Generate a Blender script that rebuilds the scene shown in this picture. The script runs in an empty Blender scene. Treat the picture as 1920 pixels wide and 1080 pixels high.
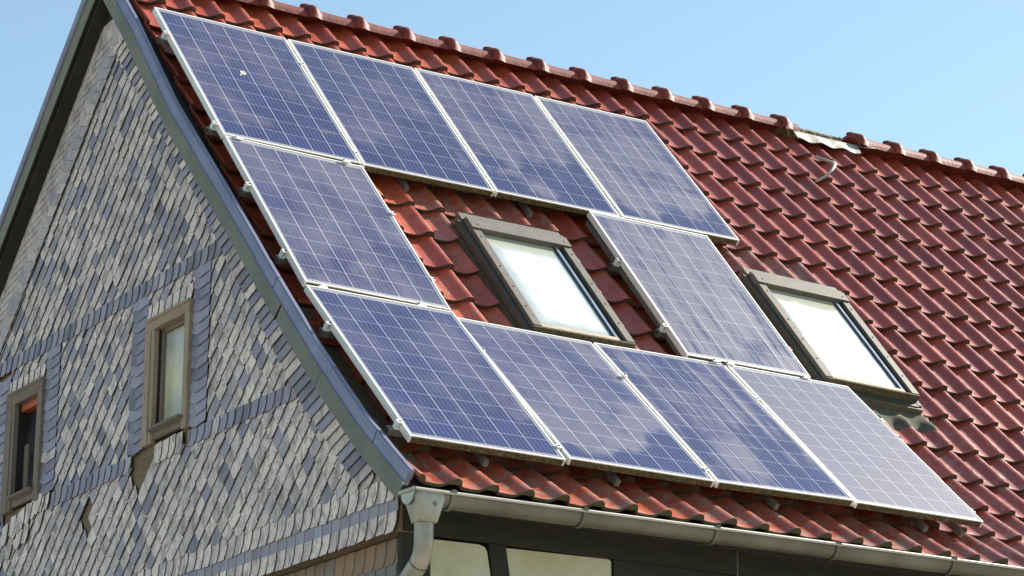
import bpy, math, random
from mathutils import Vector, Matrix, noise
random.seed(7)
R = random.Random(11)
scene = bpy.context.scene
COL = scene.collection
PI = math.pi

# ------------------------------------------------------------------ helpers
class MB:
    """collects polygons with per-face values, builds ONE mesh object"""
    def __init__(s): s.v=[]; s.f=[]; s.a=[]; s.sm=[]; s.m=[]
    def face(s, pts, a=(0,0,0), sm=False, m=0):
        i=len(s.v); s.v+= [tuple(p) for p in pts]; s.f.append(tuple(range(i,i+len(pts)))); s.a.append(a); s.sm.append(sm); s.m.append(m)
    def grid(s, rows, a=(0,0,0), sm=True, m=0, closed=False):
        n=len(rows[0]); i=len(s.v)
        for r in rows: s.v+=[tuple(p) for p in r]
        for j in range(len(rows)-1):
            for k in range(n-1 if not closed else n):
                k2=(k+1)%n
                s.f.append((i+j*n+k,i+j*n+k2,i+(j+1)*n+k2,i+(j+1)*n+k)); s.a.append(a); s.sm.append(sm); s.m.append(m)
    def box(s, c, d, a=(0,0,0), rot=None, m=0):
        x,y,z=[q/2 for q in d]; P=[]
        for sx in(-1,1):
            for sy in(-1,1):
                for sz in(-1,1):
                    p=Vector((sx*x,sy*y,sz*z))
                    if rot: p=rot@p
                    P.append(Vector(c)+p)
        i=len(s.v); s.v+=[tuple(p) for p in P]
        for f in((0,1,3,2),(4,6,7,5),(0,4,5,1),(2,3,7,6),(0,2,6,4),(1,5,7,3)):
            s.f.append(tuple(i+q for q in f)); s.a.append(a); s.sm.append(False); s.m.append(m)
    def prism(s, poly, ax, lo, hi, a=(0,0,0), m=0):
        """poly 2-D points extruded along axis ax ('x','y','z') from lo to hi"""
        def P(q,t):
            if ax=='x': return (t,q[0],q[1])
            if ax=='y': return (q[0],t,q[1])
            return (q[0],q[1],t)
        A=[P(q,lo) for q in poly]; B=[P(q,hi) for q in poly]; n=len(poly)
        s.face(A,a,m=m); s.face(B[::-1],a,m=m)
        for k in range(n): s.face([A[k],B[k],B[(k+1)%n],A[(k+1)%n]],a,m=m)
    def tube(s, path, rad, seg=12, a=(0,0,0), cap=True, m=0, arc=None):
        path=[Vector(p) for p in path]; rows=[]
        up=Vector((0,0,1))
        for i,p in enumerate(path):
            t=(path[min(i+1,len(path)-1)]-path[max(i-1,0)]).normalized()
            u=t.cross(Vector((1,0,0)) if abs(t.x)<.9 else Vector((0,0,1))).normalized(); w=t.cross(u)
            r=rad[i] if isinstance(rad,(list,tuple)) else rad
            rows.append([p+u*math.cos(2*PI*k/seg)*r+w*math.sin(2*PI*k/seg)*r for k in range(seg)])
        s.grid(rows,a,True,m,closed=True)
        if cap: s.face(rows[0],a,m=m); s.face(rows[-1][::-1],a,m=m)
    def build(s, name, mats, parent=None, loc=None):
        me=bpy.data.meshes.new(name); me.from_pydata(s.v,[],s.f)
        if not isinstance(mats,(list,tuple)): mats=[mats]
        for mm in mats: me.materials.append(mm)
        me.polygons.foreach_set('use_smooth',s.sm); me.polygons.foreach_set('material_index',s.m)
        at=me.attributes.new('rnd','FLOAT_VECTOR','FACE'); at.data.foreach_set('vector',[c for q in s.a for c in q])
        me.validate(); me.update()
        o=bpy.data.objects.new(name,me); COL.objects.link(o)
        if loc is not None:
            o.location=loc
            me.transform(Matrix.Translation(-Vector(loc)))
        if parent is not None:
            bpy.context.view_layer.update()
            o.parent=parent
            o.matrix_parent_inverse=parent.matrix_world.inverted()
        return o
def tag(o,label=None,cat=None,group=None,kind=None):
    for k,v in(('label',label),('category',cat),('group',group),('kind',kind)):
        if v: o[k]=v
    return o
def empty(name,loc,mat=None):
    o=bpy.data.objects.new(name,None); COL.objects.link(o); o.empty_display_size=.2
    o.matrix_world = mat if mat is not None else Matrix.Translation(loc)
    bpy.context.view_layer.update(); return o
def fix_normals(o):
    import bmesh
    bm=bmesh.new(); bm.from_mesh(o.data); bmesh.ops.remove_doubles(bm,verts=bm.verts,dist=1e-5)
    bmesh.ops.recalc_face_normals(bm,faces=bm.faces); bm.to_mesh(o.data); bm.free(); return o

# node helper
class NT:
    def __init__(s,name):
        s.m=bpy.data.materials.new(name); s.m.use_nodes=True; s.t=s.m.node_tree; s.b=s.t.nodes['Principled BSDF']
    def n(s,ty,ins=None,**kw):
        nd=s.t.nodes.new('ShaderNode'+ty)
        for k,v in kw.items(): setattr(nd,k,v)
        if ins:
            for k,v in ins.items(): s.set(nd.inputs[k],v)
        return nd
    def set(s,sock,v):
        if isinstance(v,bpy.types.NodeSocket): s.t.links.new(v,sock)
        elif isinstance(v,bpy.types.Node): s.t.links.new(v.outputs[0],sock)
        else:
            if isinstance(v,(tuple,list)) and len(v)==3 and sock.type=='RGBA': v=(*v,1)
            sock.default_value=v
    def math(s,op,a,b=0.,c=0.,clamp=False):
        nd=s.n('Math',operation=op,use_clamp=clamp); s.set(nd.inputs[0],a); s.set(nd.inputs[1],b); s.set(nd.inputs[2],c); return nd.outputs[0]
    def mix(s,f,a,b,mode='MIX'):
        nd=s.n('Mix',data_type='RGBA',blend_type=mode); s.set(nd.inputs[0],f); s.set(nd.inputs[6],a); s.set(nd.inputs[7],b); return nd.outputs[2]
    def ramp(s,f,a,b,lo=0.,hi=1.):
        nd=s.n('MapRange',interpolation_type='SMOOTHSTEP'); s.set(nd.inputs[0],f)
        for k,v in((1,a),(2,b),(3,lo),(4,hi)): s.set(nd.inputs[k],v)
        return nd.outputs[0]
    def noise(s,vec,scale,det=4,rough=.55,dist=0.):
        return s.n('TexNoise',{'Vector':vec,'Scale':scale,'Detail':det,'Roughness':rough,'Distortion':dist}).outputs[0]
    def pos(s): return s.n('NewGeometry').outputs['Position']
    def obj(s): return s.n('TexCoord').outputs['Object']
    def mapping(s,vec,scale=(1,1,1),loc=(0,0,0),rot=(0,0,0)):
        return s.n('Mapping',{'Vector':vec,'Scale':scale,'Location':loc,'Rotation':rot}).outputs[0]
    def attr(s):
        nd=s.n('Attribute',attribute_name='rnd'); x=s.n('SeparateXYZ',{0:nd.outputs['Vector']}); return x.outputs
    def bump(s,h,dist=.01,strength=1.):
        nd=s.n('Bump',{'Height':h,'Distance':dist,'Strength':strength}); s.set(s.b.inputs['Normal'],nd.outputs[0])
    def out(s,**kw):
        M={'color':'Base Color','rough':'Roughness','metal':'Metallic','coat':'Coat Weight','coatr':'Coat Roughness','spec':'Specular IOR Level'}
        for k,v in kw.items(): s.set(s.b.inputs[M[k]],v)
        return s.m
def simple(name,c1,c2,scale=6,rough=.6,metal=0.,bump=.0,stretch=(1,1,1),det=5,spec=.5,lo=.35,hi=.65):
    t=NT(name); v=t.mapping(t.pos(),stretch); f=t.noise(v,scale,det); col=t.mix(t.ramp(f,lo,hi),c1,c2)
    if bump: t.bump(t.noise(v,scale*4,5),bump)
    return t.out(color=col,rough=rough,metal=metal,spec=spec)

# ------------------------------------------------------------------ materials
def m_tile():
    t=NT('glazed_clay_tile'); a=t.attr(); p=t.pos()
    px_=t.n('SeparateXYZ',{0:p}).outputs[0]; base=t.mix(a[0],(.235,.034,.020),(.37,.068,.036)); base=t.mix(t.ramp(t.math('ADD',px_,t.math('MULTIPLY',a[0],2.)),5.4,2.6,0,.75),base,t.mix(a[0],(.38,.060,.024),(.56,.125,.052)))
    n1=t.noise(p,7,5,.6); base=t.mix(t.ramp(n1,.40,.68,0,.6),base,(.22,.034,.026)); base=t.mix(t.ramp(t.noise(p,120,3,.7),.64,.72,0,.6),base,(.10,.06,.045))
    # weathered grey film, more towards the eaves end of each tile and lower roof
    n2=t.noise(p,16,6,.7,.4); grey=t.math('ADD',n2,t.math('MULTIPLY',a[1],.16))
    base=t.mix(t.ramp(grey,.60,.78,0,.62),base,(.25,.19,.15))
    n3=t.noise(p,55,3,.7); base=t.mix(t.ramp(n3,.62,.72,0,.35),base,(.33,.27,.22))
    # raw clay / moss on the cut edges
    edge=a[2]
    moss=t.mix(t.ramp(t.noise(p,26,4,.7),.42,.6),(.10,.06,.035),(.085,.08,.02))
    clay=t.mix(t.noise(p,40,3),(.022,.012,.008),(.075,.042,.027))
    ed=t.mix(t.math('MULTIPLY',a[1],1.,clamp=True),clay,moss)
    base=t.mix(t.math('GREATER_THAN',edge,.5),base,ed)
    rough=t.math('ADD',t.ramp(n2,.3,.8,.30,.52),t.math('MULTIPLY',edge,.4),clamp=True)
    t.bump(t.noise(p,60,4,.6),.0016)
    return t.out(color=base,rough=rough,spec=.72)
def m_slate():
    t=NT('weathered_slate'); a=t.attr(); p=t.pos()
    # streaks follow the fall of each slate: stretch and per-slate shift
    sh=t.n('CombineXYZ',{0:t.math('MULTIPLY',a[0],31.),1:t.math('MULTIPLY',a[0],17.),2:t.math('MULTIPLY',a[0],11.)})
    q=t.n('VectorMath',operation='ADD'); t.set(q.inputs[0],p); t.set(q.inputs[1],sh)
    v=t.mapping(q.outputs[0],(1,1,.55),rot=(.55,0,0))
    n1=t.noise(v,8.5,6,.68,.6); n2=t.noise(v,42,6,.75,.8); n3=t.noise(v,120,3,.6)
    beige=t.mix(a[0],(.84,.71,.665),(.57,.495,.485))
    beige=t.mix(t.ramp(n1,.45,.63,0,.78),beige,(.235,.21,.215))
    beige=t.mix(t.ramp(n2,.52,.64,0,.75),beige,(.10,.09,.085))
    beige=t.mix(t.ramp(n3,.58,.7,0,.3),beige,(.62,.57,.48))
    blue=t.mix(a[2],(.29,.27,.37),(.10,.095,.13))
    blue=t.mix(t.ramp(n1,.4,.7,0,.5),blue,(.38,.36,.44))
    blue=t.mix(t.ramp(n2,.56,.7,0,.5),blue,(.07,.075,.10))
    c=t.mix(t.math('MINIMUM',a[1],1.),beige,blue); c=t.mix(t.math('GREATER_THAN',a[1],1.5),c,(.045,.04,.036))
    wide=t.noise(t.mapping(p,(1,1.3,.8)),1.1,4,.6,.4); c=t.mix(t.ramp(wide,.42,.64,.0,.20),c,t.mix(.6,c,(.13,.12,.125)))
    t.bump(t.math('ADD',t.math('MULTIPLY',n2,.7),n3),.003)
    return t.out(color=c,rough=t.math('SUBTRACT',.72,t.math('MULTIPLY',a[1],.2)))
def m_solar():
    t=NT('solar_cell_glass'); o=t.obj(); x=t.n('SeparateXYZ',{0:o}).outputs
    oi=t.n('ObjectInfo').outputs['Random']; d=t.n('Attribute',attribute_type='OBJECT',attribute_name='dust').outputs['Fac']
    st=t.n('Attribute',attribute_type='OBJECT',attribute_name='streak').outputs['Fac']
    u=t.math('DIVIDE',t.math('SUBTRACT',x[0],.025),.157); w=t.math('DIVIDE',t.math('SUBTRACT',x[1],.040),.157)
    inside=t.math('MULTIPLY',t.math('MULTIPLY',t.math('GREATER_THAN',u,0.),t.math('LESS_THAN',u,6.)),t.math('MULTIPLY',t.math('GREATER_THAN',w,0.),t.math('LESS_THAN',w,10.)))
    def line(c,hw):  # 1 on integer lines
        f=t.math('FRACT',t.math('ADD',c,.5)); return t.math('LESS_THAN',t.math('ABSOLUTE',t.math('SUBTRACT',f,.5)),hw)
    gu=line(u,.014); gw=line(w,.010); bus=line(t.math('ADD',t.math('MULTIPLY',u,5.),.0),.026)
    # crystal tone per cell
    cell=t.n('CombineXYZ',{0:t.math('FLOOR',u),1:t.math('FLOOR',w),2:t.math('MULTIPLY',oi,50.)})
    cn=t.n('TexWhiteNoise',{'Vector':cell},noise_dimensions='3D').outputs['Value']
    clean=t.mix(cn,(.012,.015,.085),(.020,.025,.12))
    shift=t.n('CombineXYZ',{0:t.math('MULTIPLY',oi,13.),1:t.math('MULTIPLY',oi,29.),2:0.})
    q=t.n('VectorMath',operation='ADD'); t.set(q.inputs[0],o); t.set(q.inputs[1],shift)
    big=t.noise(t.mapping(q.outputs[0],(1.7,1.5,1)),1.3,5,.55,.3)
    strk=t.noise(t.mapping(q.outputs[0],(17,1.1,1)),1.0,7,.65,.25)
    fine=t.noise(q.outputs[0],38,5,.75)
    mres=t.math('ADD',t.math('ADD',t.math('ADD',t.math('MULTIPLY',big,t.math('SUBTRACT',.62,t.math('MULTIPLY',st,.22))),t.math('MULTIPLY',t.math('SUBTRACT',1.,st),.19)),t.math('MULTIPLY',strk,st)),t.math('MULTIPLY',fine,.08))
    lc=t.n('Attribute',attribute_type='OBJECT',attribute_name='washed').outputs['Fac']
    wash=t.ramp(t.math('ADD',t.math('ADD',x[1],t.math('MULTIPLY',t.math('SUBTRACT',big,.5),2.2)),t.math('MULTIPLY',x[0],-.35)),-.05,.40,1.,0.)
    mres=t.math('SUBTRACT',mres,t.math('MULTIPLY',wash,lc))
    lowedge=t.ramp(x[1],.0,.05,-.08,.22); mres=t.math('ADD',mres,t.math('SUBTRACT',t.math('ADD',d,t.math('SUBTRACT',.26,lowedge)),.30))
    dust=t.ramp(mres,.38,.72,.25,.90)
    dcol=t.mix(fine,(.066,.068,.120),(.087,.087,.142))
    c=t.mix(dust,clean,dcol)
    c=t.mix(t.math('MULTIPLY',bus,t.math('SUBTRACT',.62,t.math('MULTIPLY',dust,.3))),c,(.42,.43,.52))
    g=t.math('MAXIMUM',gu,t.math('MULTIPLY',gw,.75)); c=t.mix(t.math('MULTIPLY',g,.9),c,(.52,.52,.56))
    c=t.mix(inside,(.27,.275,.31),c)
    return t.out(color=c,rough=t.ramp(dust,.1,.9,.14,.45),spec=.5)
def m_alu(dirty=False):
    t=NT('aluminium'+('_mossy' if dirty else '')); p=t.pos()
    if dirty:
        n=t.noise(t.mapping(p,(1,1,1)),60,6,.8); n2=t.noise(p,14,4,.7)
        c=t.mix(t.ramp(n,.40,.66),(.035,.028,.010),(.17,.135,.065)); c=t.mix(t.ramp(n2,.62,.72,0,.6),c,(.30,.28,.22))
        t.bump(n,.004); return t.out(color=c,rough=.9)
    c=t.mix(t.ramp(t.noise(p,25,5,.7),.45,.75,0,.35),(.86,.84,.80),(.55,.52,.46))
    return t.out(color=c,rough=.42,metal=.25)
def m_pane(name,seed,clear):
    t=NT(name); o=t.obj(); x=t.n('SeparateXYZ',{0:o}).outputs
    # white blind behind the glass, misted towards the edges
    e=t.math('MINIMUM',t.math('MULTIPLY',t.math('MINIMUM',x[0],t.math('SUBTRACT',.60,x[0])),1.),t.math('MINIMUM',x[1],t.math('SUBTRACT',.97,x[1])))
    n=t.noise(t.mapping(o,(1.,1,1),loc=(seed,seed*2,0)),5,5,.6,.3); n2=t.noise(t.mapping(o,(1,1,1),loc=(seed,0,0)),22,5,.7)
    k=t.math('ADD',e,t.math('MULTIPLY',t.math('SUBTRACT',n,.5),.16))
    f=t.ramp(k,.005,clear,1.,0.)
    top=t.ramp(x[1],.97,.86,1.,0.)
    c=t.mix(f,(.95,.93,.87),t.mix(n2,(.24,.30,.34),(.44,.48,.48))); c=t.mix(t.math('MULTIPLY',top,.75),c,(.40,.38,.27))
    em=t.b
    return t.out(color=c,rough=.2,spec=.25)
M={}
M['tile']=m_tile(); M['slate']=m_slate(); M['solar']=m_solar(); M['alu']=m_alu(); M['mossalu']=m_alu(True)
M['rail']=simple('rail_metal',(.27,.265,.25),(.19,.19,.19),20,.45,.6)
M['sash']=simple('skylight_cladding',(.13,.115,.088),(.10,.09,.07),14,.5,.15)
M['sashdark']=simple('skylight_side_cladding',(.06,.054,.042),(.045,.042,.034),10,.6,.1)
M['sashmoss']=simple('mossy_sash_edge',(.045,.04,.018),(.12,.10,.055),70,.9,bump=.004,det=6)
M['sashline']=simple('glazing_strip',(.22,.27,.36),(.30,.34,.42),8,.35,.4)
M['rubber']=simple('glazing_gasket',(.012,.018,.022),(.02,.026,.03),8,.5)
M['rubberbrown']=simple('sill_strip',(.42,.34,.24),(.33,.26,.18),20,.7)
M['lead']=simple('lead_apron',(.095,.092,.070),(.060,.061,.050),9,.85,.0,bump=.001,spec=.2)
M['zinc']=simple('zinc_gutter',(.145,.145,.120),(.095,.095,.078),2.5,.42,.35,det=6)
M['shadezinc']=simple('shaded_zinc_flashing',(.10,.11,.095),(.075,.08,.07),6,.6,.2)  # darker zinc: shade under the tile noses put into the colour
M['zinclight']=simple('pale_zinc',(.46,.44,.40),(.38,.365,.335),5,.40,.5)  # paler than the gutter zinc; for bead, gutter end and cap end
M['pipe']=simple('zinc_pipe',(.33,.31,.27),(.24,.225,.19),5,.45,.4,det=6)
M['cap']=simple('verge_cap_zinc',(.25,.25,.335),(.20,.20,.28),3,.42,.5,det=6)
M['barge']=simple('painted_barge_board',(.125,.135,.112),(.165,.17,.14),3,.7,bump=.0015,stretch=(6,1,1),det=7)
M['soffit']=simple('dark_soffit_board',(.014,.016,.010),(.022,.024,.016),4,.75,stretch=(8,1,1))
M['timber']=simple('dark_stained_timber',(.009,.010,.006),(.016,.017,.010),5,.8,bump=.002,stretch=(1,4,4))
def m_plaster():
    t=NT('pale_plaster'); p=t.pos(); c=t.mix(t.ramp(t.noise(p,3.5,6,.65),.35,.7),(.46,.46,.35),(.38,.37,.24)); c=t.mix(t.ramp(t.noise(p,40,4,.7),.6,.75,0,.4),c,(.28,.28,.20))
    t.bump(t.noise(p,70,4),.002); return t.out(color=c,rough=.9)
M['plaster']=m_plaster()
def m_wood(name,c1,c2,c3,axis='z'):
    t=NT(name); p=t.pos(); s={'z':(9,9,.9),'y':(9,.9,9)}[axis]; v=t.mapping(p,s); f=t.noise(v,5,7,.7,.6); g=t.noise(v,22,4,.7)
    c=t.mix(t.ramp(f,.35,.65),c1,c2); c=t.mix(t.ramp(g,.56,.68,0,.75),c,c3); t.bump(f,.004); return t.out(color=c,rough=.85)
M['oldwood']=m_wood('weathered_window_wood',(.36,.28,.20),(.25,.205,.155),(.055,.045,.035))
M['oldwoodh']=m_wood('weathered_window_wood_across',(.36,.25,.165),(.25,.19,.14),(.055,.045,.035),'y')
M['greywood']=m_wood('grey_window_wood',(.21,.165,.135),(.15,.125,.105),(.035,.03,.028))
M['greywoodh']=m_wood('grey_window_wood_across',(.20,.155,.12),(.14,.115,.09),(.035,.03,.028),'y')
M['sheath']=m_wood('old_sheathing_board',(.19,.13,.08),(.13,.09,.055),(.04,.03,.02),'y')
M['black']=simple('dark_recess',(.012,.011,.010),(.02,.018,.016),5,.9)
M['redwood']=simple('red_painted_rail',(.42,.075,.022),(.26,.05,.02),12,.6)
M['bluewhite']=simple('pale_blue_sash',(.36,.47,.62),(.30,.40,.55),6,.5)
M['brownslate']=None
def m_brown():
    t=NT('brown_wall_slate'); a=t.attr(); p=t.pos(); c=t.mix(a[0],(.30,.185,.115),(.20,.15,.115)); c=t.mix(t.ramp(t.noise(p,30,5,.7),.5,.7,0,.5),c,(.12,.085,.06)); c=t.mix(a[1],c,(.17,.16,.16))
    t.bump(t.noise(p,80,3),.002); return t.out(color=c,rough=.75)
M['brownslate']=m_brown()
def m_curtain():
    t=NT('dusty_window_pane'); o=t.obj(); x=t.n('SeparateXYZ',{0:o}).outputs
    c=t.mix(t.ramp(x[2],.30,.62),(.58,.54,.38),(.40,.42,.40)); c=t.mix(t.ramp(x[2],.30,.12),c,(.42,.43,.33)); c=t.mix(t.ramp(t.noise(o,5,5),.4,.7,0,.35),c,(.20,.23,.19))  # upper tone greyer: sky reflection put into the pane colour
    return t.out(color=c,rough=.25,coat=.15,coatr=.1)
M['curtain']=m_curtain()
M['darkglass']=simple('dark_window_glass',(.02,.022,.026),(.05,.052,.058),4,.08,stretch=(1,1,1))
M['ridge']=simple('ridge_tile_clay',(.21,.038,.024),(.13,.027,.020),9,.6,bump=.002,spec=.25)
M['mortar']=simple('mossy_mortar',(.13,.115,.045),(.24,.215,.13),45,.95,bump=.01,det=6)
M['sheetgrey']=simple('grey_ridge_sheet',(.36,.35,.31),(.22,.22,.20),8,.6,.2,bump=.003)
M['hook']=simple('hook_paint',(.40,.39,.33),(.27,.26,.21),25,.55,.2)
M['dropping']=simple('dried_dropping',(.70,.64,.50),(.5,.44,.32),60,.9)
M['deck']=simple('roofing_felt',(.02,.017,.014),(.03,.025,.02),5,.9)
M['grass']=simple('lawn_grass',(.045,.075,.018),(.075,.095,.030),2.5,.95,bump=.03,det=8)
M['bounce']=simple('pale_bounce_surface',(.42,.375,.29),(.34,.30,.235),9,.95,bump=.01,det=8)

# ------------------------------------------------------------------ roof profile (y,z) of the tile noses
W,H=.992,1.65
C5=(1.285,1.085); CT=(3.716,3.856)
TIPS=[(-.163,-.25),(.175,.0),(.462,.240),(.735,.497),(1.005,.775)]+[(C5[0]+(CT[0]-C5[0])*k/10,C5[1]+(CT[1]-C5[1])*k/10) for k in range(11)]+[(3.961,4.136)]
PX=.2262; X0=4.275           # roll centres at X0+PX*k
XK=range(-20,36)             # columns of tiles
XEND=X0+PX*35+.04
PROF=[(-.1955,-.0405),(-.170,-.0435),(-.140,-.0455),(-.112,-.0455),(-.092,-.0430),(-.076,-.0375),(-.062,-.030),(-.049,-.0215),(-.037,-.0130),(-.025,-.0055),(-.012,-.001),(-.001,0),(.010,-.002),(.019,-.009),(.026,-.020),(.0300,-.037)]
def frame(i):
    a=Vector((0,*TIPS[i])); b=Vector((0,*TIPS[i+1])); d=(b-a); L=d.length; d/=L; n=Vector((0,-d.z,d.y)); return a,d,n,L
def tile_mesh():
    mb=MB()
    rr=random.Random(3)
    for i in range(16):
        a,d,n,L=frame(i)
        for k in XK:
            xc=X0+PX*k
            if xc<-.2: continue
            r=rr.random(); low=1. if i==0 else max(0,.8-i*.07)
            if i in(8,9) and (1.5<xc<2.62 or 3.8<xc<4.95): low=1.15
            if i<7 and rr.random()<.25: low+=.25
            dz=rr.gauss(0,.0018); tw=rr.gauss(0,.004); dt=rr.gauss(0,.003); yaw=rr.gauss(0,.003)
            first = xc-.196<-.02
            prof=[p for p in PROF if xc+p[0]>(-.022 if i else -.045)]
            def P(x,h,t):
                return Vector((xc+x+yaw*t,0,0))+a+d*(t+dt)+n*(h+dz+tw*x-.034*t/L)
            ts=[0.,L*.3,L*.66,L+.05]
            if i==15: ts[-1]=L
            rows=[[P(x,h,t) for x,h in prof] for t in ts]
            # nose slightly rounded down
            mb.grid(rows,(r,low,0),True)
            # front face, roll filled like a closed end
            top=rows[0]
            bot=[P(x,min(h-.018,-.040) if x>-.040 else h-.019,.003) for x,h in prof]
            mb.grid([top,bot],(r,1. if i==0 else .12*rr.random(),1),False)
            # left edge face
            mb.face([P(prof[0][0],prof[0][1],t) for t in(0,L+.05)]+[P(prof[0][0],prof[0][1]-.02,t) for t in(L+.05,0)],(r,low,0))
            # roll side edge (drop on to the next tile)
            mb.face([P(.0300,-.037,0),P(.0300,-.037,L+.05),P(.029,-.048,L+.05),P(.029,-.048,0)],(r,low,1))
    return mb

# ------------------------------------------------------------------ HOUSE
house=empty('house',(4.,4.,-5.2))
tag(house,'old gabled house with red clay tile roof and diamond slate gable carrying the solar panels','house')
tiles=tile_mesh().build('roof_tiles',M['tile'],house)
# deck (closed body under the tiles, front slope)
mb=MB()
pts=[Vector((0,*TIPS[i])) for i in range(17)]
under=[]
for i,p in enumerate(pts):
    a,d,n,L=frame(min(i,15)); under.append(p+n*-.085)
u=[(p.y,p.z) for p in under]; lowr=[(p.y+.03,p.z-.13) for p in under]
u[0]=(u[0][0]+.03,u[0][1]+.02); lowr[0]=(u[0][0]+.0,u[0][1]-.10)
for i in range(16):
    mb.prism([u[i],u[i+1],lowr[i+1],lowr[i]],'x',.006,XEND-.05)
    mb.prism([u[i],u[i+1],(u[i+1][0]+.003,u[i+1][1]-.015),(u[i][0]+.003,u[i][1]-.015)],'x',-.10,.005)
mb.build('roof_deck',M['deck'],house)
# back slope: wavy tile sheet, same profile
mb=MB()
RY,RZ=4.03,4.10
bd=Vector((0,math.cos(math.radians(-44.3)),math.sin(math.radians(-44.3)))); bn=Vector((0,-bd.z,bd.y))
BL=6.15
for c in range(16):
    t0=.05+c*BL/16; t1=t0+BL/16+.03
    row0=[];row1=[];row2=[]
    for k in XK:
        xc=X0+PX*k
        if xc<-.2: continue
        for x,h in PROF:
            if xc+x<-.1: continue
            b=Vector((xc+x,RY,RZ+.035))
            row0.append(b+bd*t0+bn*(h-.027)); row1.append(b+bd*t1+bn*h); row2.append(b+bd*t1+bn*(h-.018))
    mb.grid([row0,row1],(c/16,.1,0)); mb.grid([row1,row2],(c/16,.1,1),False)
mb.build('back_roof_tiles',M['tile'],house)
mb=MB()
q0=Vector((0,RY,RZ-.10)); q1=q0+bd*BL
mb.prism([(q0.y,q0.z),(q1.y,q1.z),(q1.y,q1.z-.12),(q0.y,q0.z-.14)],'x',.006,XEND-.05); mb.prism([(q0.y,q0.z),(q1.y,q1.z),(q1.y,q1.z-.02),(q0.y,q0.z-.02)],'x',-.10,.005)
mb.build('back_roof_deck',M['deck'],house)

# ridge tiles with ornate collars
def ridge_tile(bx,body=.30,parent=house):
    zc=4.080+.0088*(bx-1.1); mb=MB(); yc=4.03
    def ring(x,a,b,bumpf=0.,sk=.02):
        out=[]
        for k in range(17):
            th=PI*k/16; c,s_=math.cos(th),math.sin(th)
            kk=1+bumpf*(.5+.5*math.cos(6*(th-PI/2)))
            out.append(Vector((bx+x,yc-c*a*kk,zc+s_*b*kk)))
        return [Vector((bx+x,out[0].y-.004,zc-sk))]+out+[Vector((bx+x,out[-1].y+.004,zc-sk))]
    rows=[ring(-.066,.152,.098),ring(-.064,.158,.106),ring(-.048,.163,.114,.03),ring(-.030,.166,.124,.07),ring(-.008,.166,.122,.08),ring(.010,.161,.113,.03),ring(.022,.156,.104),ring(.030,.150,.094),ring(.05,.148,.091)]
    if body>.06: rows+=[ring(body*.6,.146,.088),ring(body+.03,.145,.086)]
    mb.grid(rows,(0,0,0),True)
    inner=ring(-.066,.134,.080); mb.grid([inner,rows[0]],(0,0,0),False)
    inn2=[p+Vector((.2,0,0)) for p in inner]; mb.grid([inn2,inner],(0,0,0),True)
    # small crest knob
    k=MB(); ks=[]
    for j in range(5):
        ks.append([Vector((bx-.055+.022*j+.004*math.cos(q*1.3), yc+.03*math.cos(2*PI*q/8)*(.6+.4*math.sin(PI*(j+.5)/5)), zc+.119+.012*math.sin(2*PI*q/8)+.012*math.sin(PI*(j+.5)/5))) for q in range(8)])
    mb.grid(ks,(0,0,0),True,closed=True); mb.face(ks[0]); mb.face(ks[-1])
    return mb.build('ridge_tile',M['ridge'],parent)
for k in range(-3,12): ridge_tile(1.095+.3902*k)
ridge_tile(5.777,.045)
b=6.50
k=0
while b<11.9:
    ridge_tile(b+(.07 if k==0 else 0)); b=6.57+.3905*(k+1); k+=1
# gap in the ridge: mortar bed and grey sheet
mb=MB(); rr=random.Random(5); rows=[]
for j in range(26):
    x=5.80+j*.0226; z=4.152+.0088*(x-5.8)
    w=lambda s: s+rr.uniform(-.006,.006)
    rows.append([(x,w(3.935),z-.10),(x,w(3.925),z-.015+rr.uniform(-.006,.006)),(x,w(3.955),w(z)+.010),(x,w(4.03),w(z)+.016),(x,w(4.10),w(z)+.005),(x,w(4.13),z-.06),(x,w(4.14),z-.12)])
mb.grid(rows,(0,0,0),False); mb.face(rows[0]); mb.face(rows[-1][::-1])
mb.build('mortar_bed',M['mortar'],house)
mb=MB(); rows=[]
for j in range(29):
    x=5.835+j*.0235; ph=((x-X0)/PX)%1; hh=0.011*math.cos(2*PI*ph)
    rows.append([(x,3.928,4.118),(x,3.90,4.105),(x,3.868,4.062+hh*.4),(x,3.842,4.022+hh),(x,3.838,4.015+hh)])
mb.grid(rows,(0,0,0),True); mb.face([(6.49,3.925,4.118),(6.66,3.90,4.125),(6.67,3.86,4.098),(6.49,3.865,4.08)])
mb.build('ridge_sheet',M['sheetgrey'],house)

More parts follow.
